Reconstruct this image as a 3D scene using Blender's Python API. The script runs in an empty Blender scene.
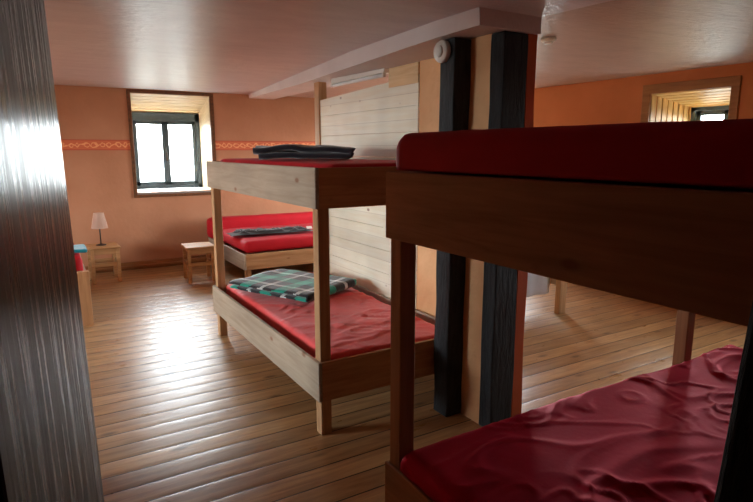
import bpy, bmesh, math, random
from mathutils import Vector, Matrix, noise
random.seed(7)
S = bpy.context.scene
COL = S.collection

# ---------------------------------------------------------------- helpers
def srgb(r, g, b):
    f = lambda c: (c/255/12.92) if c/255 <= .04045 else ((c/255+.055)/1.055)**2.4
    return (f(r), f(g), f(b), 1)

def sq(x0, x1, y0, y1, z): return [(x0, y0, z), (x1, y0, z), (x1, y1, z), (x0, y1, z)]

def link_obj(name, me, mat=None, parent=None):
    o = bpy.data.objects.new(name, me)
    COL.objects.link(o)
    if mat: me.materials.append(mat)
    if parent: o.parent = parent
    return o

def obj(name, bm, mat=None, parent=None, smooth=False):
    me = bpy.data.meshes.new(name)
    bmesh.ops.recalc_face_normals(bm, faces=bm.faces[:])
    bm.to_mesh(me); bm.free()
    if smooth:
        for p in me.polygons: p.use_smooth = True
    if parent:      # geometry is written in world space; parents only carry a location
        me.transform(Matrix.Translation(-parent.location))
    return link_obj(name, me, mat, parent)

def sub(name, bm, mat, part, smooth=False):
    me = bpy.data.meshes.new(name)
    bmesh.ops.recalc_face_normals(bm, faces=bm.faces[:])
    bm.to_mesh(me); bm.free()
    if smooth:
        for p in me.polygons: p.use_smooth = True
    base = part.parent.location if part.parent else Vector((0, 0, 0))
    me.transform(Matrix.Translation(-base))
    return link_obj(name, me, mat, part)

def tag(o, label, cat, group=None):
    o['label'] = label; o['category'] = cat
    if group: o['group'] = group
    return o

def thing(name, label, cat, loc, group=None):
    o = bpy.data.objects.new(name, None); COL.objects.link(o)
    o.empty_display_size = .1
    o.location = loc
    return tag(o, label, cat, group)

def struct(name, bm, mat, parent=None, smooth=False):
    o = obj(name, bm, mat, parent, smooth)
    if not parent: o['kind'] = 'structure'
    return o

def box(bm, x0, x1, y0, y1, z0, z1, bev=0.0, seg=1):
    vs = [bm.verts.new((x, y, z)) for x in (x0, x1) for y in (y0, y1) for z in (z0, z1)]
    idx = [(0, 1, 3, 2), (4, 6, 7, 5), (0, 4, 5, 1), (2, 3, 7, 6), (0, 2, 6, 4), (1, 5, 7, 3)]
    fs = [bm.faces.new([vs[i] for i in q]) for q in idx]
    if bev:
        es = list({e for f in fs for e in f.edges})
        bmesh.ops.bevel(bm, geom=es, offset=bev, segments=seg, affect='EDGES', profile=.5)
    return vs

def nb(*args, **kw):
    bm = bmesh.new(); box(bm, *args, **kw); return bm

def hexa(bm, lo, hi, bev=0.0):
    """prism between two 4-point loops"""
    a = [bm.verts.new(p) for p in lo]; b = [bm.verts.new(p) for p in hi]
    fs = [bm.faces.new(a[::-1]), bm.faces.new(b)]
    for i in range(4):
        j = (i+1) % 4
        fs.append(bm.faces.new((a[i], a[j], b[j], b[i])))
    if bev:
        es = list({e for f in fs for e in f.edges})
        bmesh.ops.bevel(bm, geom=es, offset=bev, segments=2, affect='EDGES', profile=.5)

def lathe(bm, cx, cy, prof, n=32):
    rings = []
    for r, z in prof:
        rings.append([bm.verts.new((cx+r*math.cos(2*math.pi*i/n), cy+r*math.sin(2*math.pi*i/n), z)) for i in range(n)])
    for a, b in zip(rings, rings[1:]):
        for i in range(n):
            bm.faces.new((a[i], a[(i+1) % n], b[(i+1) % n], b[i]))
    bm.faces.new(rings[0][::-1]); bm.faces.new(rings[-1])

def tube(bm, pts, r, n=8):
    rings = []
    for i, p in enumerate(pts):
        p = Vector(p)
        d = (Vector(pts[min(i+1, len(pts)-1)]) - Vector(pts[max(i-1, 0)])).normalized()
        u = d.orthogonal().normalized() if abs(d.z) > .9 else d.cross(Vector((0, 0, 1))).normalized()
        v = d.cross(u)
        rr = r[i] if isinstance(r, (list, tuple)) else r
        rings.append([bm.verts.new(p+(u*math.cos(2*math.pi*k/n)+v*math.sin(2*math.pi*k/n))*rr) for k in range(n)])
    for a, b in zip(rings, rings[1:]):
        for i in range(n):
            bm.faces.new((a[i], a[(i+1) % n], b[(i+1) % n], b[i]))
    bm.faces.new(rings[0][::-1]); bm.faces.new(rings[-1])

def soft_box(dx, dy, dz, r, step, rz=None):
    """closed rounded slab made of a fine grid, centred in x,y, standing on z=0; r rounds the outline, rz the height"""
    bm = bmesh.new()
    nx = max(2, round(dx/step)); ny = max(2, round(dy/step)); nz = max(3, round(dz/step))
    V = {}
    def vert(i, j, k):
        key = (i, j, k)
        if key not in V:
            p = Vector((dx*(i/nx-.5), dy*(j/ny-.5), dz*k/nz))
            q = Vector((max(-dx/2+r, min(dx/2-r, p.x)), max(-dy/2+r, min(dy/2-r, p.y)), max(min(r, dz/2), min(dz-min(r, dz/2), p.z))))
            d = p-q
            rr = max(abs(d.x), abs(d.y), abs(d.z))
            if d.length > 1e-9: d = d.normalized()*rr
            V[key] = bm.verts.new(q+d)
        return V[key]
    for k in (0, nz):
        for i in range(nx):
            for j in range(ny):
                bm.faces.new((vert(i, j, k), vert(i+1, j, k), vert(i+1, j+1, k), vert(i, j+1, k)))
    for i in range(nx):
        for k in range(nz):
            for j in (0, ny):
                bm.faces.new((vert(i, j, k), vert(i+1, j, k), vert(i+1, j, k+1), vert(i, j, k+1)))
    for j in range(ny):
        for k in range(nz):
            for i in (0, nx):
                bm.faces.new((vert(i, j, k), vert(i, j+1, k), vert(i, j+1, k+1), vert(i, j, k+1)))
    bmesh.ops.recalc_face_normals(bm, faces=bm.faces[:])
    bm.normal_update()
    return bm

def ridge(p, s):
    n = noise.noise(Vector(p)*s)
    return max(0.0, 1-abs(n)*2.6)**2

def crease(p, s):
    n = noise.noise(Vector(p)*s)
    return max(0.0, 1-abs(n)*5.5)**1.6

# ---------------------------------------------------------------- materials
def new_mat(name):
    m = bpy.data.materials.new(name); m.use_nodes = True
    nt = m.node_tree; b = nt.nodes['Principled BSDF']
    return m, nt, b

def N(nt, kind, **kw):
    n = nt.nodes.new(kind)
    for k, v in kw.items():
        if k in n.inputs: n.inputs[k].default_value = v
        else: setattr(n, k, v)
    return n

def ramp(nt, fac, stops):
    r = nt.nodes.new('ShaderNodeValToRGB')
    el = r.color_ramp.elements
    while len(el) < len(stops): el.new(.5)
    for e, (p, c) in zip(el, stops): e.position = p; e.color = c
    nt.links.new(fac, r.inputs[0]); return r.outputs[0]

def mapping(nt, scale=(1, 1, 1), rot=(0, 0, 0), coord='Object', loc=(0, 0, 0)):
    tc = nt.nodes.new('ShaderNodeTexCoord'); mp = nt.nodes.new('ShaderNodeMapping')
    mp.inputs['Scale'].default_value = scale; mp.inputs['Rotation'].default_value = rot; mp.inputs['Location'].default_value = loc
    nt.links.new(tc.outputs[coord], mp.inputs[0]); return mp.outputs[0]

def mixc(nt, fac, a, b, mode='MIX'):
    m = nt.nodes.new('ShaderNodeMix'); m.data_type = 'RGBA'; m.blend_type = mode
    for inp, v in ((m.inputs[0], fac), (m.inputs[6], a), (m.inputs[7], b)):
        if hasattr(v, 'links') or hasattr(v, 'is_linked'): nt.links.new(v, inp)
        else: inp.default_value = v
    return m.outputs[2]

def bump(nt, b, height, strength, dist=.01):
    bp = nt.nodes.new('ShaderNodeBump'); bp.inputs['Strength'].default_value = strength; bp.inputs['Distance'].default_value = dist
    nt.links.new(height, bp.inputs['Height']); nt.links.new(bp.outputs[0], b.inputs['Normal'])

def math_(nt, op, a, b=None):
    m = nt.nodes.new('ShaderNodeMath'); m.operation = op
    for i, v in enumerate((a, b)):
        if v is None: continue
        if isinstance(v, (int, float)): m.inputs[i].default_value = v
        else: nt.links.new(v, m.inputs[i])
    return m.outputs[0]

def wood(name, light, dark, axis='y', rough=.55, knots=True, plank=None, spec=.35, kscale=None):
    """plain sawn softwood: grain along axis, knots; plank=(axis, width) shows board joints"""
    m, nt, b = new_mat(name)
    sc = {'x': (.9, 14, 14), 'y': (14, .9, 14), 'z': (14, 14, .9)}[axis]
    v = mapping(nt, sc)
    n1 = N(nt, 'ShaderNodeTexNoise', Scale=2.2, Detail=6.0, Roughness=.6, Distortion=.6); nt.links.new(v, n1.inputs['Vector'])
    c = ramp(nt, n1.outputs[0], [(.3, dark), (.62, light)])
    v2 = mapping(nt, (1.3, 1.3, 1.3))
    n2 = N(nt, 'ShaderNodeTexNoise', Scale=1.5, Detail=2.0); nt.links.new(v2, n2.inputs['Vector'])
    tint = ramp(nt, n2.outputs[0], [(.3, (.82, .8, .78, 1)), (.7, (1.05, 1.03, 1.0, 1))])
    c = mixc(nt, 1.0, c, tint, 'MULTIPLY')
    if knots:
        ks = {'x': (3.2, 6.5, 6.5), 'y': (6.5, 3.2, 6.5), 'z': (6.5, 6.5, 3.2)}[axis]
        vk = mapping(nt, kscale or ks, loc=(.37, .21, .13))
        vo = N(nt, 'ShaderNodeTexVoronoi', Scale=1.0, Randomness=1.0); nt.links.new(vk, vo.inputs['Vector'])
        kf = ramp(nt, vo.outputs['Distance'], [(.05, (1, 1, 1, 1)), (.11, (0, 0, 0, 1))])
        c = mixc(nt, math_(nt, 'MULTIPLY', kf, .75), c, srgb(128, 74, 40))
    h = n1.outputs[0]
    if plank:
        ax, w = plank
        tc = nt.nodes.new('ShaderNodeTexCoord'); sx = nt.nodes.new('ShaderNodeSeparateXYZ'); nt.links.new(tc.outputs['Object'], sx.inputs[0])
        t = math_(nt, 'DIVIDE', sx.outputs['XYZ'.index(ax.upper())], w)
        fl = math_(nt, 'FLOOR', t); fr = math_(nt, 'FRACT', t)
        wn = nt.nodes.new('ShaderNodeTexWhiteNoise'); wn.noise_dimensions = '1D'; nt.links.new(fl, wn.inputs['W'])
        pt = ramp(nt, wn.outputs[0], [(0, (.88, .86, .83, 1)), (1, (1.04, 1.03, 1.0, 1))])
        c = mixc(nt, 1.0, c, pt, 'MULTIPLY')
        gap = math_(nt, 'LESS_THAN', fr, .02)
        c = mixc(nt, math_(nt, 'MULTIPLY', gap, .3), c, srgb(120, 90, 64))
    nt.links.new(c, b.inputs['Base Color'])
    b.inputs['Roughness'].default_value = rough; b.inputs['Specular IOR Level'].default_value = spec
    bump(nt, b, h, .15, .004)
    return m

def paint(name, col, col2, rough=.7, bstr=.2, bscale=18, spec=.3):
    m, nt, b = new_mat(name)
    v = mapping(nt)
    n = N(nt, 'ShaderNodeTexNoise', Scale=2.2, Detail=4.0); nt.links.new(v, n.inputs['Vector'])
    nt.links.new(ramp(nt, n.outputs[0], [(.3, col2), (.7, col)]), b.inputs['Base Color'])
    n2 = N(nt, 'ShaderNodeTexNoise', Scale=bscale, Detail=5.0); nt.links.new(v, n2.inputs['Vector'])
    bump(nt, b, n2.outputs[0], bstr, .01)
    b.inputs['Roughness'].default_value = rough; b.inputs['Specular IOR Level'].default_value = spec
    return m

def cloth(name, col, col2, rough=.6, sheen=.3, weave=900, spec=.3):
    m, nt, b = new_mat(name)
    v = mapping(nt)
    n = N(nt, 'ShaderNodeTexNoise', Scale=5.0, Detail=4.0); nt.links.new(v, n.inputs['Vector'])
    nt.links.new(ramp(nt, n.outputs[0], [(.3, col2), (.7, col)]), b.inputs['Base Color'])
    n2 = N(nt, 'ShaderNodeTexNoise', Scale=38.0, Detail=3.0); nt.links.new(v, n2.inputs['Vector'])
    bump(nt, b, n2.outputs[0], .12, .006)
    b.inputs['Roughness'].default_value = rough; b.inputs['Sheen Weight'].default_value = sheen
    b.inputs['Sheen Roughness'].default_value = .4; b.inputs['Specular IOR Level'].default_value = spec
    return m

M = {}
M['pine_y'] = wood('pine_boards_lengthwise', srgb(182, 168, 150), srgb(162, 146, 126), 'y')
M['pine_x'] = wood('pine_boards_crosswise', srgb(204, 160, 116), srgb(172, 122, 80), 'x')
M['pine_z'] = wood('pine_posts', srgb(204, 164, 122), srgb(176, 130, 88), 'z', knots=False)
M['aged_y'] = wood('shaded_pine_lengthwise', srgb(184, 132, 90), srgb(156, 106, 68), 'y')  # same pine for the near bunk, its shade put into a darker, oranger colour
M['aged_x'] = wood('shaded_pine_crosswise', srgb(184, 132, 90), srgb(156, 106, 68), 'x')
M['aged_z'] = wood('shaded_pine_posts', srgb(184, 132, 90), srgb(156, 106, 68), 'z', knots=False)
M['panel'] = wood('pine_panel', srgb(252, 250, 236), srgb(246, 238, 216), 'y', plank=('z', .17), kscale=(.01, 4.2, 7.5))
M['panel_board'] = wood('pine_panel_end_board', srgb(240, 210, 166), srgb(222, 186, 138), 'y', kscale=(.01, 4.2, 7.5))
M['reveal'] = wood('recess_planks', srgb(234, 216, 186), srgb(212, 188, 150), 'x', knots=False, rough=.45)
M['trimwood'] = wood('brown_trim', srgb(120, 76, 44), srgb(86, 52, 30), 'y', knots=False, rough=.5)
M['stoolwood'] = wood('stool_wood', srgb(206, 160, 110), srgb(176, 128, 82), 'x', knots=False, rough=.5)
M['skirt'] = wood('skirting_wood', srgb(168, 112, 66), srgb(134, 84, 48), 'x', knots=False, rough=.5)
M['wall'] = paint('orange_plaster', srgb(190, 134, 100), srgb(176, 120, 86), .75, .35, 22)
M['wall_deep'] = paint('deep_orange_plaster', srgb(204, 122, 72), srgb(190, 110, 62), .75, .35, 22)
M['wall_pale'] = paint('pale_orange_plaster', srgb(242, 192, 142), srgb(216, 158, 110), .7, 1.0, 16)
M['wall_red'] = paint('red_orange_plaster', srgb(206, 104, 58), srgb(190, 92, 50), .75, .3, 18)
M['soffit'] = paint('soffit_plaster', srgb(226, 214, 212), srgb(212, 200, 198), .6, .5, 26)
M['sky_frame'] = paint('window_paint', srgb(92, 108, 120), srgb(80, 94, 106), .35, .05, 10)
M['white'] = paint('white_plastic', srgb(236, 232, 224), srgb(230, 226, 218), .4, .02, 10)
M['red'] = cloth('red_sheet', srgb(196, 30, 42), srgb(182, 26, 36), .65, .03, spec=.15)
M['faded_red'] = cloth('faded_red_sheet', srgb(238, 88, 86), srgb(226, 72, 72), .6, .2)
M['wine'] = cloth('wine_red_sheet', srgb(176, 24, 52), srgb(160, 18, 44), .5, .0, spec=0.0)
M['wine'].node_tree.nodes['Principled BSDF'].inputs['Metallic'].default_value = .35
M['white_cloth'] = cloth('white_sheet', srgb(242, 244, 250), srgb(234, 238, 248), .7, .2)
M['teal'] = cloth('teal_cloth', srgb(24, 150, 168), srgb(16, 128, 150), .7, .3)
M['dark_fleece'] = cloth('dark_grey_fleece', srgb(58, 56, 66), srgb(40, 38, 48), .85, .5)
M['grey_fleece'] = cloth('grey_fleece', srgb(84, 78, 76), srgb(58, 54, 54), .85, .4)
M['shade'] = cloth('lampshade', srgb(236, 208, 190), srgb(226, 196, 176), .8, .1)
M['sill'] = paint('sill_paint', srgb(150, 138, 128), srgb(136, 124, 116), .5, .05, 10)
M['metal'] = paint('dark_metal', srgb(60, 50, 44), srgb(52, 44, 38), .4, .02, 10)

def ceiling_mat(ca, cb, spec):
    m, nt, b = new_mat('ceiling_paint')
    v = mapping(nt, (1.2, 3.2, 1))
    n = N(nt, 'ShaderNodeTexNoise', Scale=2.2, Detail=6.0, Roughness=.65, Distortion=.4); nt.links.new(v, n.inputs['Vector'])
    nt.links.new(ramp(nt, n.outputs[0], [(.3, ca), (.7, cb)]), b.inputs['Base Color'])
    n2 = N(nt, 'ShaderNodeTexNoise', Scale=9.0, Detail=7.0, Roughness=.6); nt.links.new(v, n2.inputs['Vector'])
    bump(nt, b, n2.outputs[0], .7, .014)
    b.inputs['Roughness'].default_value = .34; b.inputs['Specular IOR Level'].default_value = spec
    return m
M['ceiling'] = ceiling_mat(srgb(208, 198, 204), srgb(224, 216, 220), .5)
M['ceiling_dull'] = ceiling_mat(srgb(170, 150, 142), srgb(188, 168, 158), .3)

def timber_mat(name, col, col2, rough, axis_scale=(9, 9, .8), bstr=.4, spec=.6):
    m, nt, b = new_mat(name)
    v = mapping(nt, axis_scale)
    n = N(nt, 'ShaderNodeTexNoise', Scale=3.0, Detail=8.0, Roughness=.65, Distortion=.5); nt.links.new(v, n.inputs['Vector'])
    nt.links.new(ramp(nt, n.outputs[0], [(.3, col2), (.7, col)]), b.inputs['Base Color'])
    rr = ramp(nt, n.outputs[0], [(.3, (rough-.08,)*3+(1,)), (.7, (rough+.12,)*3+(1,))])
    nt.links.new(rr, b.inputs['Roughness'])
    bump(nt, b, n.outputs[0], bstr, .012)
    b.inputs['Specular IOR Level'].default_value = spec
    return m
M['timber'] = timber_mat('dark_timber', srgb(58, 60, 63), srgb(24, 24, 26), .55, (12, 12, 2.2), .9, .2)
M['timber_gloss'] = timber_mat('varnished_dark_timber', srgb(52, 38, 36), srgb(30, 22, 22), .27, (16, 16, .7), .08, .02)

def floor_mat():
    m, nt, b = new_mat('varnished_pine_floor')
    tc = nt.nodes.new('ShaderNodeTexCoord'); sx = nt.nodes.new('ShaderNodeSeparateXYZ'); nt.links.new(tc.outputs['Object'], sx.inputs[0])
    t = math_(nt, 'DIVIDE', sx.outputs[1], .142)
    fl = math_(nt, 'FLOOR', t); fr = math_(nt, 'FRACT', t)
    wn = nt.nodes.new('ShaderNodeTexWhiteNoise'); wn.noise_dimensions = '1D'; nt.links.new(fl, wn.inputs['W'])
    # shift the grain board by board
    cb = nt.nodes.new('ShaderNodeCombineXYZ')
    nt.links.new(math_(nt, 'MULTIPLY', math_(nt, 'ADD', sx.outputs[0], math_(nt, 'MULTIPLY', wn.outputs[0], 13.0)), 1.1), cb.inputs[0])
    nt.links.new(math_(nt, 'MULTIPLY', sx.outputs[1], 13.0), cb.inputs[1])
    n = N(nt, 'ShaderNodeTexNoise', Scale=2.0, Detail=7.0, Roughness=.62, Distortion=.7); nt.links.new(cb.outputs[0], n.inputs['Vector'])
    c = ramp(nt, n.outputs[0], [(.28, srgb(146, 106, 68)), (.66, srgb(194, 154, 106))])
    pt = ramp(nt, wn.outputs[0], [(0, (.78, .75, .72, 1)), (1, (1.12, 1.1, 1.08, 1))])
    c = mixc(nt, 1.0, c, pt, 'MULTIPLY')
    # knots
    cb2 = nt.nodes.new('ShaderNodeCombineXYZ')
    nt.links.new(math_(nt, 'MULTIPLY', math_(nt, 'ADD', sx.outputs[0], math_(nt, 'MULTIPLY', wn.outputs[0], 7.0)), 2.6), cb2.inputs[0])
    nt.links.new(math_(nt, 'MULTIPLY', sx.outputs[1], 6.5), cb2.inputs[1])
    vo = N(nt, 'ShaderNodeTexVoronoi', Scale=1.0); nt.links.new(cb2.outputs[0], vo.inputs['Vector'])
    kf = ramp(nt, vo.outputs['Distance'], [(.06, (1, 1, 1, 1)), (.16, (0, 0, 0, 1))])
    c = mixc(nt, math_(nt, 'MULTIPLY', kf, .7), c, srgb(66, 38, 22))
    # worn varnish
    v3 = mapping(nt, (1.5, 4, 1))
    n3 = N(nt, 'ShaderNodeTexNoise', Scale=2.6, Detail=6.0, Roughness=.7); nt.links.new(v3, n3.inputs['Vector'])
    c = mixc(nt, ramp(nt, n3.outputs[0], [(.5, (0, 0, 0, 1)), (.72, (.4, .4, .4, 1))]), c, srgb(168, 138, 108))
    e = math_(nt, 'ABSOLUTE', math_(nt, 'SUBTRACT', fr, .5))
    gap = math_(nt, 'GREATER_THAN', e, .470)
    c = mixc(nt, math_(nt, 'MULTIPLY', gap, .92), c, srgb(28, 16, 10))
    nt.links.new(c, b.inputs['Base Color'])
    rr = ramp(nt, n3.outputs[0], [(.35, (.27, .27, .27, 1)), (.7, (.46, .46, .46, 1))])
    nt.links.new(rr, b.inputs['Roughness'])
    # cupped boards: the edges lie lower than the middle
    cup = math_(nt, 'MULTIPLY', math_(nt, 'POWER', math_(nt, 'MULTIPLY', e, 2.0), 4.0), -1.0)
    hh = math_(nt, 'ADD', cup, math_(nt, 'MULTIPLY', n.outputs[0], .35))
    bump(nt, b, hh, .36, .006)
    b.inputs['Coat Weight'].default_value = .15; b.inputs['Coat Roughness'].default_value = .3
    b.inputs['Specular IOR Level'].default_value = .5
    return m
M['floor'] = floor_mat()

def border_mat():
    """painted border: red band with pale running scrolls (x runs along the wall, z up)"""
    m, nt, b = new_mat('scroll_border')
    tc = nt.nodes.new('ShaderNodeTexCoord'); sx = nt.nodes.new('ShaderNodeSeparateXYZ'); nt.links.new(tc.outputs['Object'], sx.inputs[0])
    nz = N(nt, 'ShaderNodeTexNoise', Scale=9.0, Detail=2.0); nt.links.new(tc.outputs['Object'], nz.inputs['Vector'])
    sn = nt.nodes.new('ShaderNodeSeparateColor'); nt.links.new(nz.outputs['Color'], sn.inputs[0])
    px = math_(nt, 'ADD', sx.outputs[0], math_(nt, 'MULTIPLY', math_(nt, 'SUBTRACT', sn.outputs[0], .5), .16))
    z = math_(nt, 'ADD', sx.outputs[2], math_(nt, 'MULTIPLY', math_(nt, 'SUBTRACT', sn.outputs[1], .5), .045))
    w = math_(nt, 'MULTIPLY', math_(nt, 'SINE', math_(nt, 'MULTIPLY', px, 36.0)), .022)
    d = math_(nt, 'ABSOLUTE', math_(nt, 'SUBTRACT', math_(nt, 'SUBTRACT', z, 1.56), w))
    l1 = math_(nt, 'LESS_THAN', d, .007)
    # curls: rings centred in each half wave
    u = math_(nt, 'SUBTRACT', math_(nt, 'FRACT', math_(nt, 'MULTIPLY', px, 36.0/math.pi)), .5)
    du = math_(nt, 'MULTIPLY', u, math.pi/36)
    dz = math_(nt, 'SUBTRACT', z, 1.56)
    rad = math_(nt, 'SQRT', math_(nt, 'ADD', math_(nt, 'MULTIPLY', du, du), math_(nt, 'MULTIPLY', dz, dz)))
    ring = math_(nt, 'LESS_THAN', math_(nt, 'ABSOLUTE', math_(nt, 'SUBTRACT', rad, .026)), .006)
    ed = math_(nt, 'GREATER_THAN', math_(nt, 'ABSOLUTE', math_(nt, 'SUBTRACT', sx.outputs[2], 1.56)), .054)
    pat = math_(nt, 'MAXIMUM', l1, ring)
    c = mixc(nt, pat, srgb(206, 104, 64), srgb(232, 158, 104))
    c = mixc(nt, ed, c, srgb(176, 66, 44))
    nt.links.new(c, b.inputs['Base Color']); b.inputs['Roughness'].default_value = .7
    return m
M['border'] = border_mat()

def tartan_mat():
    m, nt, b = new_mat('green_tartan')
    tc = nt.nodes.new('ShaderNodeTexCoord'); sx = nt.nodes.new('ShaderNodeSeparateXYZ'); nt.links.new(tc.outputs['UV'], sx.inputs[0])
    def stripes(o, off):
        t = math_(nt, 'FRACT', math_(nt, 'ADD', math_(nt, 'DIVIDE', o, .34), off))
        r = nt.nodes.new('ShaderNodeValToRGB'); r.color_ramp.interpolation = 'CONSTANT'
        st = [(0, srgb(0, 186, 158)), (.30, srgb(10, 12, 16)), (.62, srgb(246, 250, 248)), (.72, srgb(14, 12, 22))]
        el = r.color_ramp.elements
        while len(el) < len(st): el.new(.5)
        for e, (p, c) in zip(el, st): e.position = p; e.color = c
        nt.links.new(t, r.inputs[0]); return r.outputs[0]
    c = mixc(nt, .5, stripes(sx.outputs[0], .1), stripes(sx.outputs[1], .35))
    hs = nt.nodes.new('ShaderNodeHueSaturation'); hs.inputs['Saturation'].default_value = 1.35; hs.inputs['Value'].default_value = 1.15
    nt.links.new(c, hs.inputs['Color'])
    nt.links.new(hs.outputs[0], b.inputs['Base Color'])
    v = mapping(nt); n2 = N(nt, 'ShaderNodeTexNoise', Scale=60.0, Detail=4.0); nt.links.new(v, n2.inputs['Vector'])
    bump(nt, b, n2.outputs[0], .4, .008)
    b.inputs['Roughness'].default_value = .9; b.inputs['Sheen Weight'].default_value = .4
    return m
M['tartan'] = tartan_mat()

def glass_mat():
    m = bpy.data.materials.new('window_glass'); m.use_nodes = True
    nt = m.node_tree; nt.nodes.clear()
    out = nt.nodes.new('ShaderNodeOutputMaterial'); mx = nt.nodes.new('ShaderNodeMixShader')
    tr = nt.nodes.new('ShaderNodeBsdfTransparent'); gl = nt.nodes.new('ShaderNodeBsdfGlossy')
    tr.inputs[0].default_value = (.96, .98, .98, 1); gl.inputs['Roughness'].default_value = .02
    mx.inputs[0].default_value = .06
    nt.links.new(tr.outputs[0], mx.inputs[1]); nt.links.new(gl.outputs[0], mx.inputs[2]); nt.links.new(mx.outputs[0], out.inputs[0])
    return m
M['glass'] = glass_mat()

# ---------------------------------------------------------------- room shell
XL, XR, YN, YF = -4.0, 5.35, -1.6, 7.65     # inner faces of the four walls
T = .12
def ceil_left(y): return 2.14 + .018*(y-2.1)

struct('floor', nb(XL-.2, XR+.2, YN-.2, YF+.2, -.1, 0), M['floor'])

# window openings:  far wall (dormer), right wall (dormer + one more), left wall
W1 = (1.10, 2.06, .97, 2.19)       # x0,x1,z0,z1 in the far wall
W2 = (2.80, 3.57, 1.05, 2.05)      # y0,y1,z0,z1 in the right wall
W4 = (5.22, 6.9, .60, 2.00)
W5 = (1.15, 1.9, .75, 1.65)
W3 = (3.35, 5.35, .66, 2.10)

bm = bmesh.new()                    # wall with the dormer window
box(bm, XL, W1[0], YF, YF+T, 0, 2.6); box(bm, W1[1], XR, YF, YF+T, 0, 2.6)
box(bm, W1[0], W1[1], YF, YF+T, 0, W1[2]); box(bm, W1[0], W1[1], YF, YF+T, W1[3], 2.6)
wf = struct('wall_far', bm, M['wall'])
bm = bmesh.new()
box(bm, XL, W1[0]-.04, YF-.003, YF, 1.497, 1.622); box(bm, W1[1]+.05, XR, YF-.003, YF, 1.497, 1.622)
obj('scroll_border', bm, M['border'], wf)

bm = bmesh.new()
ys = [YN, W5[0], W5[1], W2[0], W2[1], W4[0], W4[1], YF+T]
for i in (0, 2, 4, 6): box(bm, XR, XR+T, ys[i], ys[i+1], 0, 2.6)
for w in (W5, W2, W4):
    box(bm, XR, XR+T, w[0], w[1], 0, w[2]); box(bm, XR, XR+T, w[0], w[1], w[3], 2.6)
struct('wall_right', bm, M['wall_deep'])
bm = bmesh.new()
ys = [YN, W3[0], W3[1], YF+T]
for i in (0, 2): box(bm, XL-T, XL, ys[i], ys[i+1], 0, 2.6)
for w in (W3,):
    box(bm, XL-T, XL, w[0], w[1], 0, w[2]); box(bm, XL-T, XL, w[0], w[1], w[3], 2.6)
struct('wall_left', bm, M['wall'])
struct('wall_corridor', nb(XL-T, XR+T, YN-T, YN, 0, 2.6), M['wall'])
# the wall with the doorway the room is seen through
bm = bmesh.new()
box(bm, -.34, -.12, .14, .30, 0, 2.6); box(bm, .92, XR, .14, .30, 0, 2.6); box(bm, -.12, .92, .14, .30, 2.02, 2.6)
struct('wall_near', bm, M['trimwood'])
struct('wall_shield_side', nb(-.34, -.22, .301, 2.90, 0, 2.6), M['wall'])  # unseen wall, added to keep left window light off the near bunk
struct('wall_shield_left', nb(XL, -.341, 2.78, 2.90, 0, 2.6), M['wall'])  # unseen return of the added wall, blocks light along with it

# ceilings: the left one falls gently towards the camera, the right one is level; the soffit divides them
bm = bmesh.new()
def slab(x0, x1, y0, y1, zf):
    hexa(bm, [(x0, y0, zf(y0)), (x1, y0, zf(y0)), (x1, y1, zf(y1)), (x0, y1, zf(y1))], [(x0, y0, 2.6), (x1, y0, 2.6), (x1, y1, 2.6), (x0, y1, 2.6)])
slab(XL-T, 2.20, YN-T, 2.10, ceil_left)
hexa(bm, [(XL-T, 2.1, ceil_left(2.1)), (2.0, 2.1, ceil_left(2.1)), (2.75, YF+T, ceil_left(YF)), (XL-T, YF+T, ceil_left(YF))],
     [(XL-T, 2.1, 2.6), (2.0, 2.1, 2.6), (2.75, YF+T, 2.6), (XL-T, YF+T, 2.6)])
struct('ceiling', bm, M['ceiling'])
bm = bmesh.new()
slab(2.20, XR+T, YN-T, 2.10, lambda y: 2.24)
hexa(bm, [(2.0, 2.1, 2.24), (XR+T, 2.1, 2.24), (XR+T, YF+T, 2.24), (2.75, YF+T, 2.24)], [(2.0, 2.1, 2.6), (XR+T, 2.1, 2.6), (XR+T, YF+T, 2.6), (2.75, YF+T, 2.6)])
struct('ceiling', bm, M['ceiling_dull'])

# boxed soffit hanging below the ceilings, running back to the far wall
bm = bmesh.new()
prof = [(2.09, 1.812, 2.205, 2.063, 2.3), (2.45, 1.832, 2.25, 2.066, 2.3), (3.54, 1.945, 2.36, 2.066, 2.3), (5.0, 2.18, 2.52, 2.098, 2.3), (YF, 2.60, 2.95, 2.19, 2.3)]
rings = [[bm.verts.new(p) for p in ((a, y, z0), (b_, y, z0), (b_, y, z1), (a-.02, y, z1))] for y, a, b_, z0, z1 in prof]
for r0, r1 in zip(rings, rings[1:]):
    for i in range(4):
        bm.faces.new((r0[i], r0[(i+1) % 4], r1[(i+1) % 4], r1[i]))
bm.faces.new(rings[0][::-1]); bm.faces.new(rings[-1])
struct('ceiling_soffit', bm, M['soffit'])

# skirting boards
bm = bmesh.new()
box(bm, XL, XR, YF-.02, YF-.001, 0, .1, bev=.004); box(bm, XL, XR, YF-.05, YF-.02, .03, .055, bev=.004)
struct('baseboard_far', bm, M['skirt'])
struct('baseboard_right', nb(XR-.02, XR-.001, YN, YF-.05, 0, .09, bev=.004), M['skirt'])

# central half-timbered wall stump behind the bunk
struct('wall_centre', nb(2.205, 2.33, 2.50, 3.115, 0, 2.065), M['wall_pale'])
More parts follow.
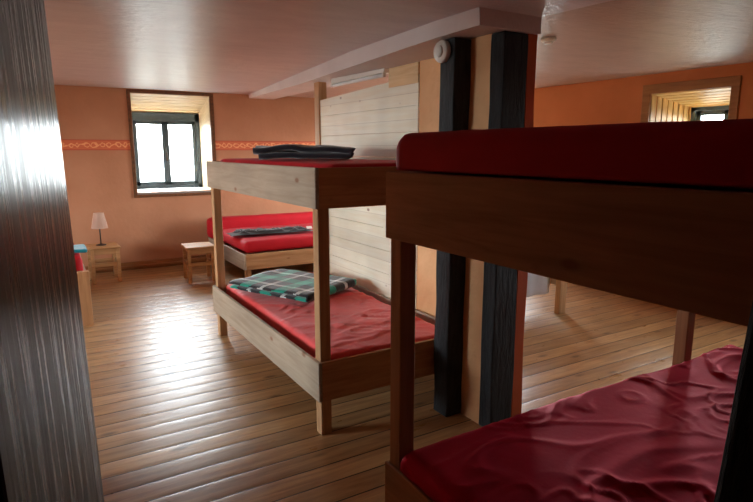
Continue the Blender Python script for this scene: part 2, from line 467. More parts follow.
# plaster infill between the two dark timbers, uneven
def uneven(bm, test, f):
    bmesh.ops.subdivide_edges(bm, edges=[e for e in bm.edges if abs(e.verts[0].co.z-e.verts[1].co.z) > 1], cuts=60, use_grid_fill=True)
    for v in bm.verts:
        if 0 < v.co.z < 2.05 and test(v.co): v.co += f(v.co)
    return bm
bm = bmesh.new()
hexa(bm, sq(1.995, 2.204, 2.2085, 2.3615, 0), sq(1.995, 2.204, 2.2085, 2.3615, 2.064))
hexa(bm, sq(2.003, 2.204, 2.3617, 2.499, 0), sq(2.003, 2.204, 2.3617, 2.499, 2.064))
uneven(bm, lambda c: c.x < 2, lambda c: Vector((noise.noise(Vector((1, c.y*6, c.z*8)))*.006, 0, 0)))
struct('wall_infill', bm, M['wall_pale'])
bm = bmesh.new()
hexa(bm, sq(2.150, 2.222, 2.116, 2.207, 0), sq(2.150, 2.212, 2.116, 2.207, 2.064))
hexa(bm, sq(2.2045, 2.222, 2.207, 2.499, 0), sq(2.2045, 2.212, 2.207, 2.499, 2.064))
uneven(bm, lambda c: c.x > 2.206, lambda c: Vector((noise.noise(Vector((.3, .7, c.z*3.5)))*.010, 0, 0)))
struct('wall_stub', bm, M['wall_red'])

# ---------------------------------------------------------------- windows
def planks_y(bm, x0, x1, ya, yb, za, zb, n, t=.018, gap=.006, left=None):
    """boards parallel to x covering a strip that runs from (ya,za) to (yb,zb); drawn as n boards with gaps"""
    for i in range(n):
        f0, f1 = i/n, (i+1)/n
        L = math.hypot(yb-ya, zb-za); g = gap/L/2
        a, c = f0+g, f1-g
        p0 = (ya+(yb-ya)*a, za+(zb-za)*a); p1 = (ya+(yb-ya)*c, za+(zb-za)*c)
        hexa(bm, [(x0, p0[0], p0[1]), (x1, p0[0], p0[1]), (x1, p1[0], p1[1]), (x0, p1[0], p1[1])],
             [(x0, p0[0], p0[1]+t), (x1, p0[0], p0[1]+t), (x1, p1[0], p1[1]+t), (x0, p1[0], p1[1]+t)])

# far dormer: boarded recess, then a two-leaf casement
D1 = 8.27
w = bpy.data.objects.new('window_1', None); COL.objects.link(w); w.location = (1.6, YF, .97); w['kind'] = 'structure'
bm = bmesh.new()
planks_y(bm, W1[0], W1[1]+.04, YF+.01, D1, 2.185, 1.99, 7, gap=.016)
obj('recess_ceiling', bm, M['reveal'], w)
bm = bmesh.new()
for i in range(8):
    y0 = YF+.01+(D1-YF-.01)*i/8; y1 = YF+.01+(D1-YF-.01)*(i+1)/8-.005
    box(bm, W1[1]-.005, W1[1]+.02, y0, y1, W1[2], 2.2); box(bm, W1[0]-.02, W1[0]+.005, y0, y1, W1[2], 2.2)
obj('recess_lining', bm, M['reveal'], w)
obj('recess_backing', nb(W1[0]-.1, W1[1]+.1, YF+T, D1+.05, 2.25, 2.3), M['trimwood'], w)
bm = bmesh.new()
box(bm, W1[0]-.1, W1[0]-.022, YF+T, D1+.1, .8, 2.25); box(bm, W1[1]+.022, W1[1]+.1, YF+T, D1+.1, .8, 2.25)
obj('recess_cheek', bm, M['trimwood'], w)
obj('sill', nb(W1[0]+.001, W1[1]-.001, YF-.004, D1, W1[2]-.025, W1[2]-.002, bev=.003), M['sill'], w)
bm = bmesh.new()   # flat brown surround on the wall
box(bm, W1[0]-.04, W1[0], YF-.015, YF+.02, W1[2]-.06, W1[3]+.035, bev=.003); box(bm, W1[1], W1[1]+.05, YF-.015, YF+.02, W1[2]-.06, W1[3]+.035, bev=.003)
box(bm, W1[0]-.04, W1[1]+.05, YF-.018, YF+.02, W1[3], W1[3]+.037, bev=.003); box(bm, W1[0]-.04, W1[1]+.05, YF-.018, YF-.003, W1[2]-.06, W1[2]-.026, bev=.003)
obj('surround', bm, M['trimwood'], w)
fx0, fx1, fz0, fz1 = W1[0], W1[1]-.003, W1[2]+.005, 1.995
bm = bmesh.new()
box(bm, fx0, fx0+.09, D1-.06, D1, fz0, fz1, bev=.004); box(bm, fx1-.06, fx1, D1-.06, D1, fz0, fz1, bev=.004)
box(bm, fx0, fx1, D1-.06, D1, fz1-.11, fz1, bev=.004); box(bm, fx0, fx1, D1-.06, D1, fz0, fz0+.05, bev=.004)
obj('window_frame', bm, M['sky_frame'], w)
xm = (fx0+.09+fx1-.06)/2
for a, c in ((fx0+.09, xm), (xm, fx1-.06)):
    bm = bmesh.new()
    box(bm, a, a+.045, D1-.05, D1-.012, fz0+.05, fz1-.11, bev=.004); box(bm, c-.045, c, D1-.05, D1-.012, fz0+.05, fz1-.11, bev=.004)
    box(bm, a, c, D1-.05, D1-.012, fz0+.05, fz0+.1, bev=.004); box(bm, a, c, D1-.05, D1-.012, fz1-.155, fz1-.11, bev=.004)
    s = obj('sash', bm, M['sky_frame'], w)
    sub('pane', nb(a+.04, c-.04, D1-.034, D1-.028, fz0+.095, fz1-.15), M['glass'], s)
obj('handle', nb(xm-.012, xm+.012, D1-.08, D1-.05, 1.35, 1.47, bev=.006), M['metal'], w)

# right-hand dormer
D2 = 6.12
w = bpy.data.objects.new('window_2', None); COL.objects.link(w); w.location = (XR, 3.2, 1.05); w['kind'] = 'structure'
def yplank_ceiling(bm, y0, y1, xa, xb, za, zb, n):
    for i in range(n):
        f0, f1 = i/n+.016, (i+1)/n-.016
        p0 = (xa+(xb-xa)*f0, za+(zb-za)*f0); p1 = (xa+(xb-xa)*f1, za+(zb-za)*f1)
        hexa(bm, [(p0[0], y0, p0[1]), (p1[0], y0, p1[1]), (p1[0], y1, p1[1]), (p0[0], y1, p0[1])],
             [(p0[0], y0, p0[1]+.018), (p1[0], y0, p1[1]+.018), (p1[0], y1, p1[1]+.018), (p0[0], y1, p0[1]+.018)])
bm = bmesh.new(); yplank_ceiling(bm, W2[0]-.02, W2[1]+.02, XR+.01, D2, 2.045, 1.935, 7)
M['reveal_y'] = wood('recess_planks_long', srgb(216, 178, 112), srgb(182, 138, 76), 'y', knots=False, rough=.45)
obj('recess_ceiling', bm, M['reveal_y'], w)
bm = bmesh.new()
for i in range(8):
    x0 = XR+.01+(D2-XR-.01)*i/8; x1 = XR+.01+(D2-XR-.01)*(i+1)/8-.018
    box(bm, x0, x1, W2[1]-.006, W2[1]+.02, W2[2], 2.06); box(bm, x0, x1, W2[0]-.02, W2[0]+.006, W2[2], 2.06)
M['reveal_z'] = wood('recess_planks_upright', srgb(216, 178, 112), srgb(182, 138, 76), 'z', knots=False, rough=.45)
obj('recess_lining', bm, M['reveal_z'], w)
obj('recess_backing', nb(XR+T, D2+.05, W2[0]-.1, W2[1]+.1, 2.07, 2.12), M['trimwood'], w)
bm = bmesh.new()
box(bm, XR+T, D2+.1, W2[1]+.022, W2[1]+.1, .9, 2.12); box(bm, XR+T, D2+.1, W2[0]-.1, W2[0]-.022, .9, 2.12)
obj('recess_cheek', bm, M['trimwood'], w)
obj('sill', nb(XR-.03, D2, W2[0]-.03, W2[1]+.03, W2[2]-.03, W2[2], bev=.006), M['white'], w)
M['trim_ochre'] = wood('ochre_trim', srgb(172, 116, 66), srgb(146, 94, 50), 'y', knots=False, rough=.45)
bm = bmesh.new()
box(bm, XR-.018, XR+.02, W2[1], W2[1]+.085, W2[2]-.1, W2[3]+.085, bev=.003); box(bm, XR-.018, XR+.02, W2[0]-.075, W2[0], W2[2]-.1, W2[3]+.085, bev=.003)
box(bm, XR-.02, XR+.02, W2[0]-.075, W2[1]+.085, W2[3], W2[3]+.088, bev=.003); box(bm, XR-.02, XR-.003, W2[0]-.075, W2[1]+.085, W2[2]-.1, W2[2]-.03, bev=.003)
obj('surround', bm, M['trim_ochre'], w)
def casement_x(xg, y0, y1, z0, z1, w, fr=.06, top=1.4):
    bm = bmesh.new()
    box(bm, xg, xg+.06, y0, y0+fr, z0, z1, bev=.004); box(bm, xg, xg+.06, y1-fr, y1, z0, z1, bev=.004)
    box(bm, xg, xg+.06, y0, y1, z1-fr*top, z1, bev=.004); box(bm, xg, xg+.06, y0, y1, z0, z0+fr, bev=.004)
    obj('window_frame', bm, M['sky_frame'], w)
    ym = (y0+y1)/2
    for a, c in ((y0+fr, ym), (ym, y1-fr)):
        bm = bmesh.new(); zt = z1-fr*top
        box(bm, xg+.012, xg+.05, a, a+.045, z0+fr, zt, bev=.004); box(bm, xg+.012, xg+.05, c-.045, c, z0+fr, zt, bev=.004)
        box(bm, xg+.012, xg+.05, a, c, z0+fr, z0+fr+.05, bev=.004); box(bm, xg+.012, xg+.05, a, c, zt-.045, zt, bev=.004)
        s = obj('sash', bm, M['sky_frame'], w)
        sub('pane', nb(xg+.028, xg+.034, a+.04, c-.04, z0+fr+.045, zt-.04), M['glass'], s)
casement_x(D2-.06, W2[0], W2[1], W2[2], 1.95, w, top=.8)
for nm, ww, xg in (('window_3', W3, XL-.09), ('window_4', W4, XR+.03), ('window_5', W5, XR+.03)):
    w = bpy.data.objects.new(nm, None); COL.objects.link(w); w.location = (xg, (ww[0]+ww[1])/2, ww[2]); w['kind'] = 'structure'
    casement_x(xg, ww[0], ww[1], ww[2], ww[3], w)

# ---------------------------------------------------------------- dark timbers
def rough_prism(lo, hi, cuts=60, amp=.009, bev=.008):
    bm = bmesh.new(); hexa(bm, lo, hi, bev)
    zmin = min(v.co.z for v in bm.verts); zmax = max(v.co.z for v in bm.verts)
    bmesh.ops.subdivide_edges(bm, edges=[e for e in bm.edges if abs(e.verts[0].co.z-e.verts[1].co.z) > .5*(zmax-zmin)], cuts=cuts, use_grid_fill=True)
    c = sum((v.co for v in bm.verts), Vector())/len(bm.verts)
    for v in bm.verts:
        if v.co.z < zmin+.02 or v.co.z > zmax-.02: continue
        d = Vector((v.co.x-c.x, v.co.y-c.y, 0)).normalized()
        v.co += d*noise.noise(Vector((d.x*3, d.y*3, v.co.z*4)))*amp
    return bm
o = obj('timber_pillar', rough_prism(sq(1.885, 1.998, 2.362, 2.486, 0), sq(1.885, 1.998, 2.362, 2.486, 2.062)), M['timber'])
tag(o, 'black painted timber pillar carrying the white round smoke detector near its top', 'pillar', 'black timber pillars')
o = obj('timber_pillar', rough_prism(sq(1.987, 2.146, 2.112, 2.207, 0), sq(1.987, 2.146, 2.112, 2.207, 2.062)), M['timber'])
tag(o, 'broad black timber pillar next to the strip of orange wall, behind the near bunk', 'pillar', 'black timber pillars')

# the open varnished door at the left edge and the leaning jamb at the right edge
d = bpy.data.objects.new('door_1', None); COL.objects.link(d); d.location = (-.03, .31, 0); d['kind'] = 'structure'
DW, DT = .70, .042
def leaf(u0, u1, v0, v1, z0, z1, bev=.004):
    bm = nb(u0, u1, v0, v1, z0, z1, bev=bev, seg=2)
    a = math.radians(DOOR_A)
    for v in bm.verts:
        u, w, z = v.co
        x = .0745-.0215*z-(DW-u)*math.sin(a)-w*math.cos(a)      # far edge of the leaf, hanging slightly out of plumb
        y = 1.02-(DW-u)*math.cos(a)+w*math.sin(a)
        v.co = (x, y, z)
    return bm
DOOR_A = 6.0
obj('door_leaf', leaf(0, DW, 0, DT, .012, 2.0), M['timber_gloss'], d)
def jamb(z):
    x = .4665+.1375*z
    return [(x, .14, z), (x+.13, .14, z), (x+.13, .30, z), (x, .30, z)]
struct('trim_1', rough_prism(jamb(0), jamb(2.018), cuts=40, amp=.003), M['timber'])

# ---------------------------------------------------------------- plank partition behind the bunk
p = thing('plank_partition', 'pale pine plank partition standing along the back of the middle bunk bed', 'partition', (2.2, 3.9, 0))
bm = bmesh.new()
zs = [0, .2, .4, .585, .76, .93, 1.10, 1.28, 1.45, 1.62, 1.79]
for z0, z1 in zip(zs, zs[1:]): box(bm, 2.2, 2.222, 3.12, 4.60, z0+.001, z1-.001, bev=.002)
hexa(bm, [(2.2, 3.12, 1.791), (2.222, 3.12, 1.791), (2.222, 4.6, 1.791), (2.2, 4.6, 1.791)], [(2.2, 3.12, 1.985), (2.222, 3.12, 1.985), (2.222, 4.6, 1.925), (2.2, 4.6, 1.925)])
obj('plank_panel', bm, M['panel'], p)
obj('upper_board', nb(2.196, 2.22, 3.12, 3.48, 1.93, 2.062, bev=.003), M['panel_board'], p)
obj('post', nb(2.19, 2.27, 4.61, 4.70, 0, 2.082, bev=.004), M['pine_z'], p)

# ---------------------------------------------------------------- bunk beds
def bunk(name, label, x0, x1, y0, y1, zl, zu, dark=None):
    """x0..y1 outer faces; zl / zu = (bottom, top) of the lower and upper boards"""
    t = thing(name, label, 'bunk bed', ((x0+x1)/2, (y0+y1)/2, 0), 'pine bunk beds')
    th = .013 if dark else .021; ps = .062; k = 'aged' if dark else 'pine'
    for z0, z1 in (zl, zu):
        for xa in (x0, x1-th):
            obj('side_board', nb(xa, xa+th, y0, y1, z0, z1, bev=.003), M[k+'_y'], t)
        for ya in (y0, y1-th):
            obj('end_board', nb(x0+th+.0005, x1-th-.0005, ya, ya+th, z0, z1-.001, bev=.003), M[k+'_x'], t)
        obj('bed_base', nb(x0+th+.001, x1-th-.001, y0+th+.001, y1-th-.001, *((z1-.025, z1-.002) if dark and z0 > 1 else (z0+.03, z0+.05))), M[k+'_x'], t)
    for xa in (x0+th, (dark or x1-th)-ps):
        for ya in (y0+th, y1-th-ps):
            obj('post', nb(xa, xa+ps, ya, ya+ps, 0, zu[1]-.004, bev=.003), M[k+'_z'], t)
    return t

bunk('bunk_bed', 'pine bunk bed with red mattresses standing against the pale plank partition', 1.17, 2.19, 2.52, 4.53, (.20, .415), (1.213, 1.415))
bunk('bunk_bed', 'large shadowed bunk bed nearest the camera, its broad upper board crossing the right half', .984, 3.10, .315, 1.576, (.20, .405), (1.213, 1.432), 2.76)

def mattress(name, label, x0, x1, y0, y1, z0, z1, mat, r=.05, step=.03, amp=.012, seed=0, sag=0., flow=(1., 1.), lift=None, bulge=None, flat=False):
    bm = soft_box(x1-x0, y1-y0, z1-z0, r, step)
    cx, cy = (x0+x1)/2, (y0+y1)/2
    off = Vector((seed*7.3, seed*3.1, seed))
    for v in bm.verts:
        n = v.normal.copy(); p = v.co.copy()
        if flat and .003 < p.z < r:
            hx, hy = (x1-x0)/2-r, (y1-y0)/2-r
            d = Vector((p.x-max(-hx, min(hx, p.x)), p.y-max(-hy, min(hy, p.y)), 0))
            if d.length > 1e-6: p = Vector((p.x, p.y, p.z))-d+d.normalized()*r
        q = Vector((p.x*flow[0], p.y*flow[1], p.z*1.5))+off
        q += Vector((noise.noise(q*2.3), noise.noise(q*2.3+Vector((9, 1, 4))), 0))*.45
        mask = .35+.65*max(0, noise.noise(q*1.1+Vector((3, 3, 3)))*1.6+.3)
        d = ridge(q, 1.6)*.28+crease(q+Vector((5, 2, 8)), 2.4)*.42+crease(q+Vector((1, 7, 3)), 5.0)*.32
        up = max(0., n.z)*.8+.2
        v.co = p+Vector((0, 0, 1))*(d*amp*mask*max(0., n.z))
        if bulge and p.z > bulge[0]:
            k = min(1, (p.z-bulge[0])/.02)*bulge[1]
            v.co.x -= k*max(0, min(1, 1-(p.x+(x1-x0)/2)/(2*r)))      # the soft edge swells over the side board
        v.co.z += noise.noise(Vector((p.x*1.3, p.y*1.3, 3+seed)))*amp*.8*(p.z/(z1-z0))
        if sag: v.co.z -= sag*(1-(2*p.x/(x1-x0))**2)*(1-(2*p.y/(y1-y0))**2)*(p.z/(z1-z0))
        if lift: v.co.z += lift(p.x+cx, p.y+cy)*(p.z/(z1-z0))
    bmesh.ops.translate(bm, verts=bm.verts[:], vec=(0, 0, 0))
    me = bpy.data.meshes.new(name); bm.to_mesh(me); bm.free()
    for p in me.polygons: p.use_smooth = True
    o = link_obj(name, me, mat); o.location = (cx, cy, z0)
    return tag(o, label, 'mattress', 'mattresses on the beds')
G = .028
mattress('mattress', 'faded red mattress on the lower berth of the middle bunk, under the tartan blanket',
         1.17+G+.062, 2.16-.062, 2.52+G+.004, 4.53-G-.004, .252, .425, M['faded_red'], r=.035, step=.016, amp=.022, seed=1, flow=(1.6, 2.6))
mattress('mattress', 'thin red mattress on the upper berth of the middle bunk, under the dark folded blanket',
         1.17+G+.062, 2.16-.062, 2.52+G+.004, 4.53-G-.004, 1.265, 1.432, M['red'], r=.03, step=.04, amp=.006, seed=2)
mattress('mattress', 'thick dark red mattress on the upper berth of the near bunk at eye level',
         .988, 3.09, .33, 1.56, 1.4325, 1.554, M['red'], r=.059, step=.022, amp=.006, seed=3, flat=True)
mattress('mattress', 'mattress in a crumpled wine red sheet on the lower berth of the near bunk',
         1.002, 3.10-G, .40, 1.490, .252, .500, M['wine'], r=.05, step=.0115, amp=.036, seed=5, flow=(1.0, 1.5), bulge=(.165, .034))

# ---------------------------------------------------------------- bed at the far wall
t = thing('single_bed', 'low pine bed with red mattress standing against the far wall', 'bed', (2.75, 6.8, 0))
x0, x1, y0, y1 = 1.93, 3.75, 6.06, 7.56
for xa in (x0, x1-.024): obj('side_board', nb(xa, xa+.024, y0, y1, .17, .35, bev=.003), M['pine_y'], t)
for ya in (y0, y1-.024): obj('end_board', nb(x0+.0245, x1-.0245, ya, ya+.024, .17, .349, bev=.003), M['pine_x'], t)
obj('bed_base', nb(x0+.025, x1-.025, y0+.025, y1-.025, .20, .22), M['pine_x'], t)
for xa in (x0+.024, x1-.084):
    for ya in (y0+.024, y1-.084): obj('leg', nb(xa, xa+.06, ya, ya+.06, 0, .345, bev=.003), M['pine_z'], t)
mattress('mattress', 'bright red mattress on the low bed by the far wall, a grey blanket across it', x0+.03, x1-.03, y0+.03, 7.30, .352, .485, M['red'], r=.05, step=.03, amp=.02, seed=7, flow=(1.4, 1.4))
bm = soft_box(1.8, .2, .27, .06, .03)
for v in bm.verts: v.co += v.normal*noise.noise(v.co*4)*.008
o = obj('bolster', bm, M['red'], smooth=True); o.location = (2.80, 7.44, .355)
tag(o, 'long red bolster standing on the low bed along the far wall', 'bolster')

def drape(name, L, W, mat, pos, rot, seed, hmax=.05, nx=60, ny=24):
    bm = bmesh.new(); g = []
    for i in range(nx+1):
        row = []
        for j in range(ny+1):
            u, v = i/nx-.5, j/ny-.5
            e = min(1, (.5-abs(u))*8)*min(1, (.5-abs(v))*5)
            x = u*L; y = v*W*(1+.35*noise.noise(Vector((u*5, seed, 0))))+.05*noise.noise(Vector((u*4, 2+seed, 0)))
            z = .012+hmax*e*(.35+.65*ridge((u*3.2+seed, v*2.1, 0), 1.6))
            row.append(bm.verts.new((x, y, z)))
        g.append(row)
    for i in range(nx):
        for j in range(ny): bm.faces.new((g[i][j], g[i+1][j], g[i+1][j+1], g[i][j+1]))
    me = bpy.data.meshes.new(name); bmesh.ops.solidify(bm, geom=bm.faces[:], thickness=.008); bm.to_mesh(me); bm.free()
    for p in me.polygons: p.use_smooth = True
    o = link_obj(name, me, mat); o.location = pos; o.rotation_euler = (0, 0, rot); return o
o = drape('blanket', 1.02, .28, M['grey_fleece'], (2.42, 6.5, .505), math.radians(-4), 4.2, .05)
tag(o, 'crumpled dark grey blanket lying across the far red bed, a white tag on it', 'blanket')
tg = link_obj('care_tag', bpy.data.meshes.new('care_tag'), M['white'], o)
bm = nb(.42, .49, -.12, -.075, .05, .053); bmesh.ops.rotate(bm, verts=bm.verts[:], cent=(.45, -.1, .05), matrix=Matrix.Rotation(.6, 3, 'X')); bm.to_mesh(tg.data); bm.free()

# ---------------------------------------------------------------- folded blankets
def folded(name, dx, dy, layers, th, mat, pos, rot, seed=0, spread=.02, lump=.012):
    """a blanket folded in layers: one continuous band that runs to and fro, thick and soft, its two ends showing"""
    bm = bmesh.new()
    pts = []                                   # profile in the x,z plane
    n = 26
    for k in range(layers):
        z = th*(k+.5)
        shrink = random.uniform(0, spread)
        xs = [(-dx/2+shrink+(dx-2*shrink)*i/n) for i in range(n+1)]
        if k % 2: xs = xs[::-1]
        pts += [(x, z) for x in xs]
        if k < layers-1:
            s = 1 if k % 2 == 0 else -1
            xe = xs[-1]
            for a in (45, 90, 135):
                pts.append((xe+s*th*.5*math.sin(math.radians(a)), z+th*.5-th*.5*math.cos(math.radians(a))))
    m = 30; uvl = bm.loops.layers.uv.new('UVMap')
    ln = [0]
    for a, b_ in zip(pts, pts[1:]): ln.append(ln[-1]+math.hypot(a[0]-b_[0], a[1]-b_[1]))
    half = th*.46
    def ring(side):
        g = []
        for i, (x, z) in enumerate(pts):
            a = pts[max(0, i-1)]; c = pts[min(len(pts)-1, i+1)]
            tx, tz = c[0]-a[0], c[1]-a[1]; l = math.hypot(tx, tz) or 1
            nx_, nz_ = -tz/l, tx/l
            row = []
            for j in range(m+1):
                y = dy*(j/m-.5)
                edge = min(1, (.5-abs(j/m-.5))*14+.35)
                h = half*edge*side
                w = noise.noise(Vector((x*5, y*5, seed)))*lump*(z/(th*layers))+noise.noise(Vector((x*14, y*14, seed+4)))*.003
                row.append(bm.verts.new((x+nx_*h, y+(.008*noise.noise(Vector((x*6, z*30, seed)))), z+nz_*h+w)))
            g.append(row)
        return g
    A, B = ring(1), ring(-1)
    def face(vs, uvs):
        f = bm.faces.new(vs)
        for l, uv in zip(f.loops, uvs): l[uvl].uv = uv
    for i in range(len(pts)-1):
        for j in range(m):
            uv = [(ln[i], dy*j/m), (ln[i+1], dy*j/m), (ln[i+1], dy*(j+1)/m), (ln[i], dy*(j+1)/m)]
            face((A[i][j], A[i+1][j], A[i+1][j+1], A[i][j+1]), uv)
            face((B[i][j+1], B[i+1][j+1], B[i+1][j], B[i][j]), uv[::-1])
        for j in (0, m):
            uv = [(ln[i], dy*j/m)]*4
            face((A[i][j], B[i][j], B[i+1][j], A[i+1][j]), uv)
    for i in (0, len(pts)-1):
        for j in range(m):
            face((A[i][j], A[i][j+1], B[i][j+1], B[i][j]), [(ln[i], dy*j/m)]*4)
    bmesh.ops.recalc_face_normals(bm, faces=bm.faces[:])
    me = bpy.data.meshes.new(name); bm.to_mesh(me); bm.free()
    for p in me.polygons: p.use_smooth = True
    o = link_obj(name, me, mat); o.location = pos; o.rotation_euler = (0, 0, rot); return o
o = folded('tartan_blanket', .76, .60, 2, .032, M['tartan'], (1.64, 3.97, .452), math.radians(-64), 1)
tag(o, 'green, black and white tartan blanket folded on the lower berth of the middle bunk', 'blanket')
bm = nb(.2, .25, .296, .300, .02, .05); me = bpy.data.meshes.new('care_tag'); bm.to_mesh(me); bm.free(); link_obj('care_tag', me, M['white'], o)
o = folded('folded_blanket', .66, .5, 2, .042, M['dark_fleece'], (1.62, 3.66, 1.442), math.radians(-24), 6, .06, .03)
tag(o, 'dark grey fleece blanket folded flat on the upper berth of the middle bunk', 'blanket')

# ---------------------------------------------------------------- stools, lamp
def stool(label, x0, y0, rot, wx=.33, wy=.36, h=.415):
    t = thing('stool', label, 'stool', (x0+wx/2, y0+wy/2, 0), 'small wooden stools')
    x1, y1 = x0+wx, y0+wy
    obj('seat', nb(x0, x1, y0, y1, h-.022, h, bev=.006), M['stoolwood'], t)
    for xa in (x0+.012, x1-.05):
        for ya in (y0+.012, y1-.05): obj('leg', nb(xa, xa+.038, ya, ya+.038, 0, h-.0225, bev=.004), M['stoolwood'], t)
    for ya in (y0+.02, y1-.042):
        obj('apron', nb(x0+.0505, x1-.0505, ya, ya+.02, h-.085, h-.023, bev=.003), M['stoolwood'], t)
        obj('stretcher', nb(x0+.0505, x1-.0505, ya, ya+.02, .19, .235, bev=.003), M['stoolwood'], t)
    for xa in (x0+.02, x1-.042):
        obj('apron', nb(xa, xa+.02, y0+.0505, y1-.0505, h-.06, h-.023, bev=.003), M['stoolwood'], t)
        obj('stretcher', nb(xa, xa+.02, y0+.0505, y1-.0505, .19, .235, bev=.003), M['stoolwood'], t)
    t.rotation_euler = (0, 0, rot)
    return t
stool('small wooden stool under the window recess, between the lamp stool and the red bed', 1.405, 6.45, math.radians(-3))
stool('small wooden stool carrying the table lamp by the far wall', .45, 6.98, math.radians(2))
t = thing('table_lamp', 'small table lamp with a pale pleated shade standing on a stool', 'lamp', (.60, 7.17, .416))
bm = bmesh.new(); lathe(bm, .60, 7.17, [(.055, .4165), (.055, .424), (.02, .432), (.012, .436)], 24); obj('base', bm, M['metal'], t, True)
bm = bmesh.new(); lathe(bm, .60, 7.17, [(.008, .436), (.007, .66)], 12); obj('stem', bm, M['metal'], t, True)
bm = bmesh.new()
n = 20; r_ = []
for z, r in ((.615, .088), (.79, .052)):
    r_.append([bm.verts.new((.6+r*(1+.018*(-1)**i)*math.cos(2*math.pi*i/n), 7.17+r*(1+.018*(-1)**i)*math.sin(2*math.pi*i/n), z)) for i in range(n)])
for i in range(n): bm.faces.new((r_[0][i], r_[0][(i+1) % n], r_[1][(i+1) % n], r_[1][i]))
bmesh.ops.solidify(bm, geom=bm.faces[:], thickness=.002)
obj('lamp_shade', bm, M['shade'], t)

# ---------------------------------------------------------------- bed at the left, mostly behind the varnished post
t = thing('single_bed', 'pine bed at the left wall, its corner showing past the varnished post', 'bed', (-.68, 5.86, 0))
x0, x1, y0, y1 = -1.70, .335, 5.33, 6.4
for ya in (y0, y1-.03): obj('end_board', nb(x0+.0605, x1-.0905, ya, ya+.03, .12, .46, bev=.003), M['pine_x'], t)
for xa in (x0, x1-.024): obj('side_board', nb(xa, xa+.024, y0+.0705, y1-.0705, .22, .42, bev=.003), M['pine_y'], t)
for xa, wd in ((x0, .06), (x1-.09, .09)):
    for ya in (y0, y1-.07): obj('leg', nb(xa, xa+wd, ya, ya+.07, 0, .475, bev=.003), M['pine_z'], t)
obj('bed_base', nb(x0+.025, x1-.025, y0+.0705, y1-.0705, .25, .27), M['pine_x'], t)
mattress('mattress', 'red covered mattress on the left bed, the teal cloth on its edge', x0+.03, x1-.035, y0+.075, y1-.08, .271, .60, M['red'], r=.05, step=.05, amp=.01, seed=9)
bm = soft_box(.42, .32, .035, .015, .02)
for v in bm.verts: v.co += Vector((0, 0, noise.noise(v.co*9)*.006))
o = obj('folded_cloth', bm, M['teal'], smooth=True); o.location = (.14, 5.66, .61); tag(o, 'teal folded cloth on the red bed at the left', 'cloth')
bm = soft_box(.55, .36, .13, .06, .03)
for v in bm.verts:
    u = 1-.6*((v.co.x/.275)**2*(v.co.y/.18)**2); v.co.z = .065+(v.co.z-.065)*u
o = obj('pillow', bm, M['red'], smooth=True); o.location = (-.02, 6.1, .61); tag(o, 'red pillow lying on the left bed beyond the teal cloth', 'pillow')

# ---------------------------------------------------------------- white-sheeted bed in the right half of the room
t = thing('single_bed', 'wooden bed with a white sheet seen below the near bunk board, right of the pillars', 'bed', (3.4, 4.1, 0))
x0, x1, y0, y1 = 2.55, 4.14, 3.45, 4.75
for xa in (x0, x1-.09):
    for ya in (y0, y1-.06): obj('leg', nb(xa, xa+.09, ya, ya+.06, 0, .50, bev=.006), M['pine_z'], t)
for ya in (y0+.015, y1-.04): obj('side_board', nb(x0+.0905, x1-.0905, ya+.1 if ya < 4 else ya, ya+.125 if ya < 4 else ya+.025, .26, .40, bev=.003), M['pine_x'], t)
for xa in (x0+.03, x1-.054): obj('end_board', nb(xa, xa+.024, y0+.0605, y1-.0605, .26, .40, bev=.003), M['pine_y'], t)
obj('bed_base', nb(x0+.06, x1-.06, y0+.15, y1-.06, .30, .32), M['pine_x'], t)
bm = bmesh.new()   # sheet over the mattress and hanging down at the front
mattress('mattress', 'white sheeted mattress on the bed right of the pillars', x0+.07, x1-.1, y0+.15, y1-.07, .405, .56, M['white_cloth'], r=.04, step=.04, amp=.01, seed=11)
bm = bmesh.new(); g = []
for i in range(61):
    x = x0+.11+(x1-x0-.22)*i/60; row = []
    for j in range(13):
        z = .19+.36*j/12
        row.append(bm.verts.new((x, y0+.1+.012*math.sin(x*38+math.sin(x*9))*(1-j/14), z)))
    g.append(row)
for i in range(60):
    for j in range(12): bm.faces.new((g[i][j], g[i+1][j], g[i+1][j+1], g[i][j+1]))
bmesh.ops.solidify(bm, geom=bm.faces[:], thickness=.004)
o = obj('hanging_sheet', bm, M['white_cloth'], smooth=True); tag(o, 'white sheet hanging down the front of the bed right of the pillars', 'sheet')

# ---------------------------------------------------------------- fittings
t = thing('tube_light', 'white fluorescent tube fitting, unlit, under the soffit above the plank partition', 'lamp', (2.2, 3.9, 2.04))
M['tube'] = paint('tube_glass', srgb(238, 240, 240), srgb(232, 236, 236), .25, .0, 10)
y0, y1 = 3.50, 4.33
bm = bmesh.new(); hexa(bm, [(2.165, y0, 2.035), (2.235, y0, 2.035), (2.235, y1, 2.035), (2.165, y1, 2.035)], [(2.175, y0, 2.064), (2.225, y0, 2.064), (2.225, y1, 2.080), (2.175, y1, 2.080)], .002); obj('housing', bm, M['white'], t)
bm = bmesh.new(); tube(bm, [(2.18, y0+.03, 2.02), (2.18, y1-.03, 2.02)], .014, 16); obj('tube', bm, M['tube'], t, True)
for ya in (y0+.005, y1-.025): obj('lamp_holder', nb(2.166, 2.194, ya, ya+.02, 2.004, 2.0345, bev=.003), M['white'], t)

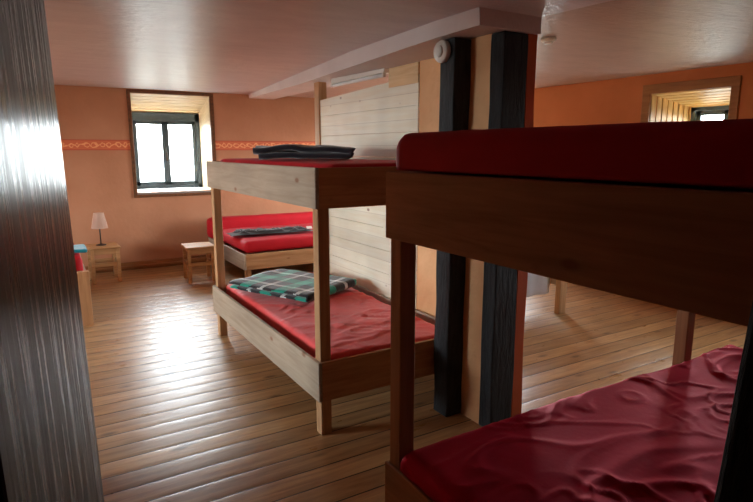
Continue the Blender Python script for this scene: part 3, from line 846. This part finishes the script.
t = thing('smoke_detector', 'round white smoke detector on the dark pillar just below the soffit', 'smoke detector', (1.87, 2.44, 2.0))
def disc(bm, prof, cx, cy, cz, n=32):   # lathe along -x
    rings = [[bm.verts.new((cx-d, cy+r*math.cos(2*math.pi*i/n), cz+r*math.sin(2*math.pi*i/n))) for i in range(n)] for r, d in prof]
    for a, b_ in zip(rings, rings[1:]):
        for i in range(n): bm.faces.new((a[i], a[(i+1) % n], b_[(i+1) % n], b_[i]))
    bm.faces.new(rings[0][::-1]); bm.faces.new(rings[-1])
bm = bmesh.new(); disc(bm, [(.056, 0), (.056, .02), (.05, .03)], 1.879, 2.44, 2.0); obj('body', bm, M['white'], t, True)
bm = bmesh.new(); disc(bm, [(.03, .0305), (.028, .040), (.012, .042)], 1.879, 2.44, 2.0); obj('cover', bm, M['white'], t, True)

t = thing('ceiling_lamp', 'small round white lamp fitting on the ceiling right of the pillars', 'lamp', (3.05, 2.82, 2.24))
bm = bmesh.new(); lathe(bm, 3.05, 2.82, [(.05, 2.239), (.05, 2.225), (.04, 2.215)], 24); obj('rim', bm, M['white'], t, True)
bm = bmesh.new(); lathe(bm, 3.05, 2.82, [(.03, 2.2145), (.025, 2.2)], 20); obj('lens', bm, M['tube'], t, True)

# ---------------------------------------------------------------- daylight
wd = bpy.data.worlds.new('World'); S.world = wd; wd.use_nodes = True
nt = wd.node_tree; bg = nt.nodes['Background']
tc = nt.nodes.new('ShaderNodeTexCoord'); sx = nt.nodes.new('ShaderNodeSeparateXYZ'); nt.links.new(tc.outputs['Generated'], sx.inputs[0])
c = ramp(nt, math_(nt, 'ADD', math_(nt, 'MULTIPLY', sx.outputs[2], .5), .5), [(.44, (.14, .15, .14, 1)), (.52, (.92, .97, 1.0, 1)), (1.0, (.8, .9, 1.0, 1))])
nt.links.new(c, bg.inputs[0]); bg.inputs[1].default_value = 22.0

def portal(loc, rot, sx, sy):
    l = bpy.data.lights.new('window_portal', 'AREA'); l.shape = 'RECTANGLE'; l.size = sx; l.size_y = sy
    l.cycles.is_portal = True
    o = bpy.data.objects.new('window_portal', l); COL.objects.link(o); o.location = loc; o.rotation_euler = rot
portal(((W1[0]+W1[1])/2, D1+.02, 1.48), (math.radians(-90), 0, 0), W1[1]-W1[0], 1.05)
portal((D2+.02, (W2[0]+W2[1])/2, 1.5), (math.radians(90), 0, math.radians(90)), W2[1]-W2[0], .95)
for w in (W3,): portal((XL-.1, (w[0]+w[1])/2, (w[2]+w[3])/2), (math.radians(90), 0, math.radians(-90)), w[1]-w[0], w[3]-w[2])
portal((XR+.1, (W4[0]+W4[1])/2, (W4[2]+W4[3])/2), (math.radians(90), 0, math.radians(90)), W4[1]-W4[0], W4[3]-W4[2])

portal((XR+.1, (W5[0]+W5[1])/2, (W5[2]+W5[3])/2), (math.radians(90), 0, math.radians(90)), W5[1]-W5[0], W5[3]-W5[2])

# ---------------------------------------------------------------- camera
cam = bpy.data.cameras.new('Camera'); co = bpy.data.objects.new('Camera', cam); COL.objects.link(co)
cam.sensor_width = 36; cam.lens = 565/753*36; cam.clip_start = .02
co.location = (0, 0, 1.5)
co.rotation_euler = (math.pi/2-math.atan(101/565), 0, -math.atan(346/574))
S.camera = co
S.view_settings.view_transform = 'Standard'; S.view_settings.look = 'None'
S.view_settings.exposure = 1.08; S.view_settings.gamma = 1.0; S.view_settings.use_curve_mapping = False
S.cycles.max_bounces = 12; S.cycles.diffuse_bounces = 6
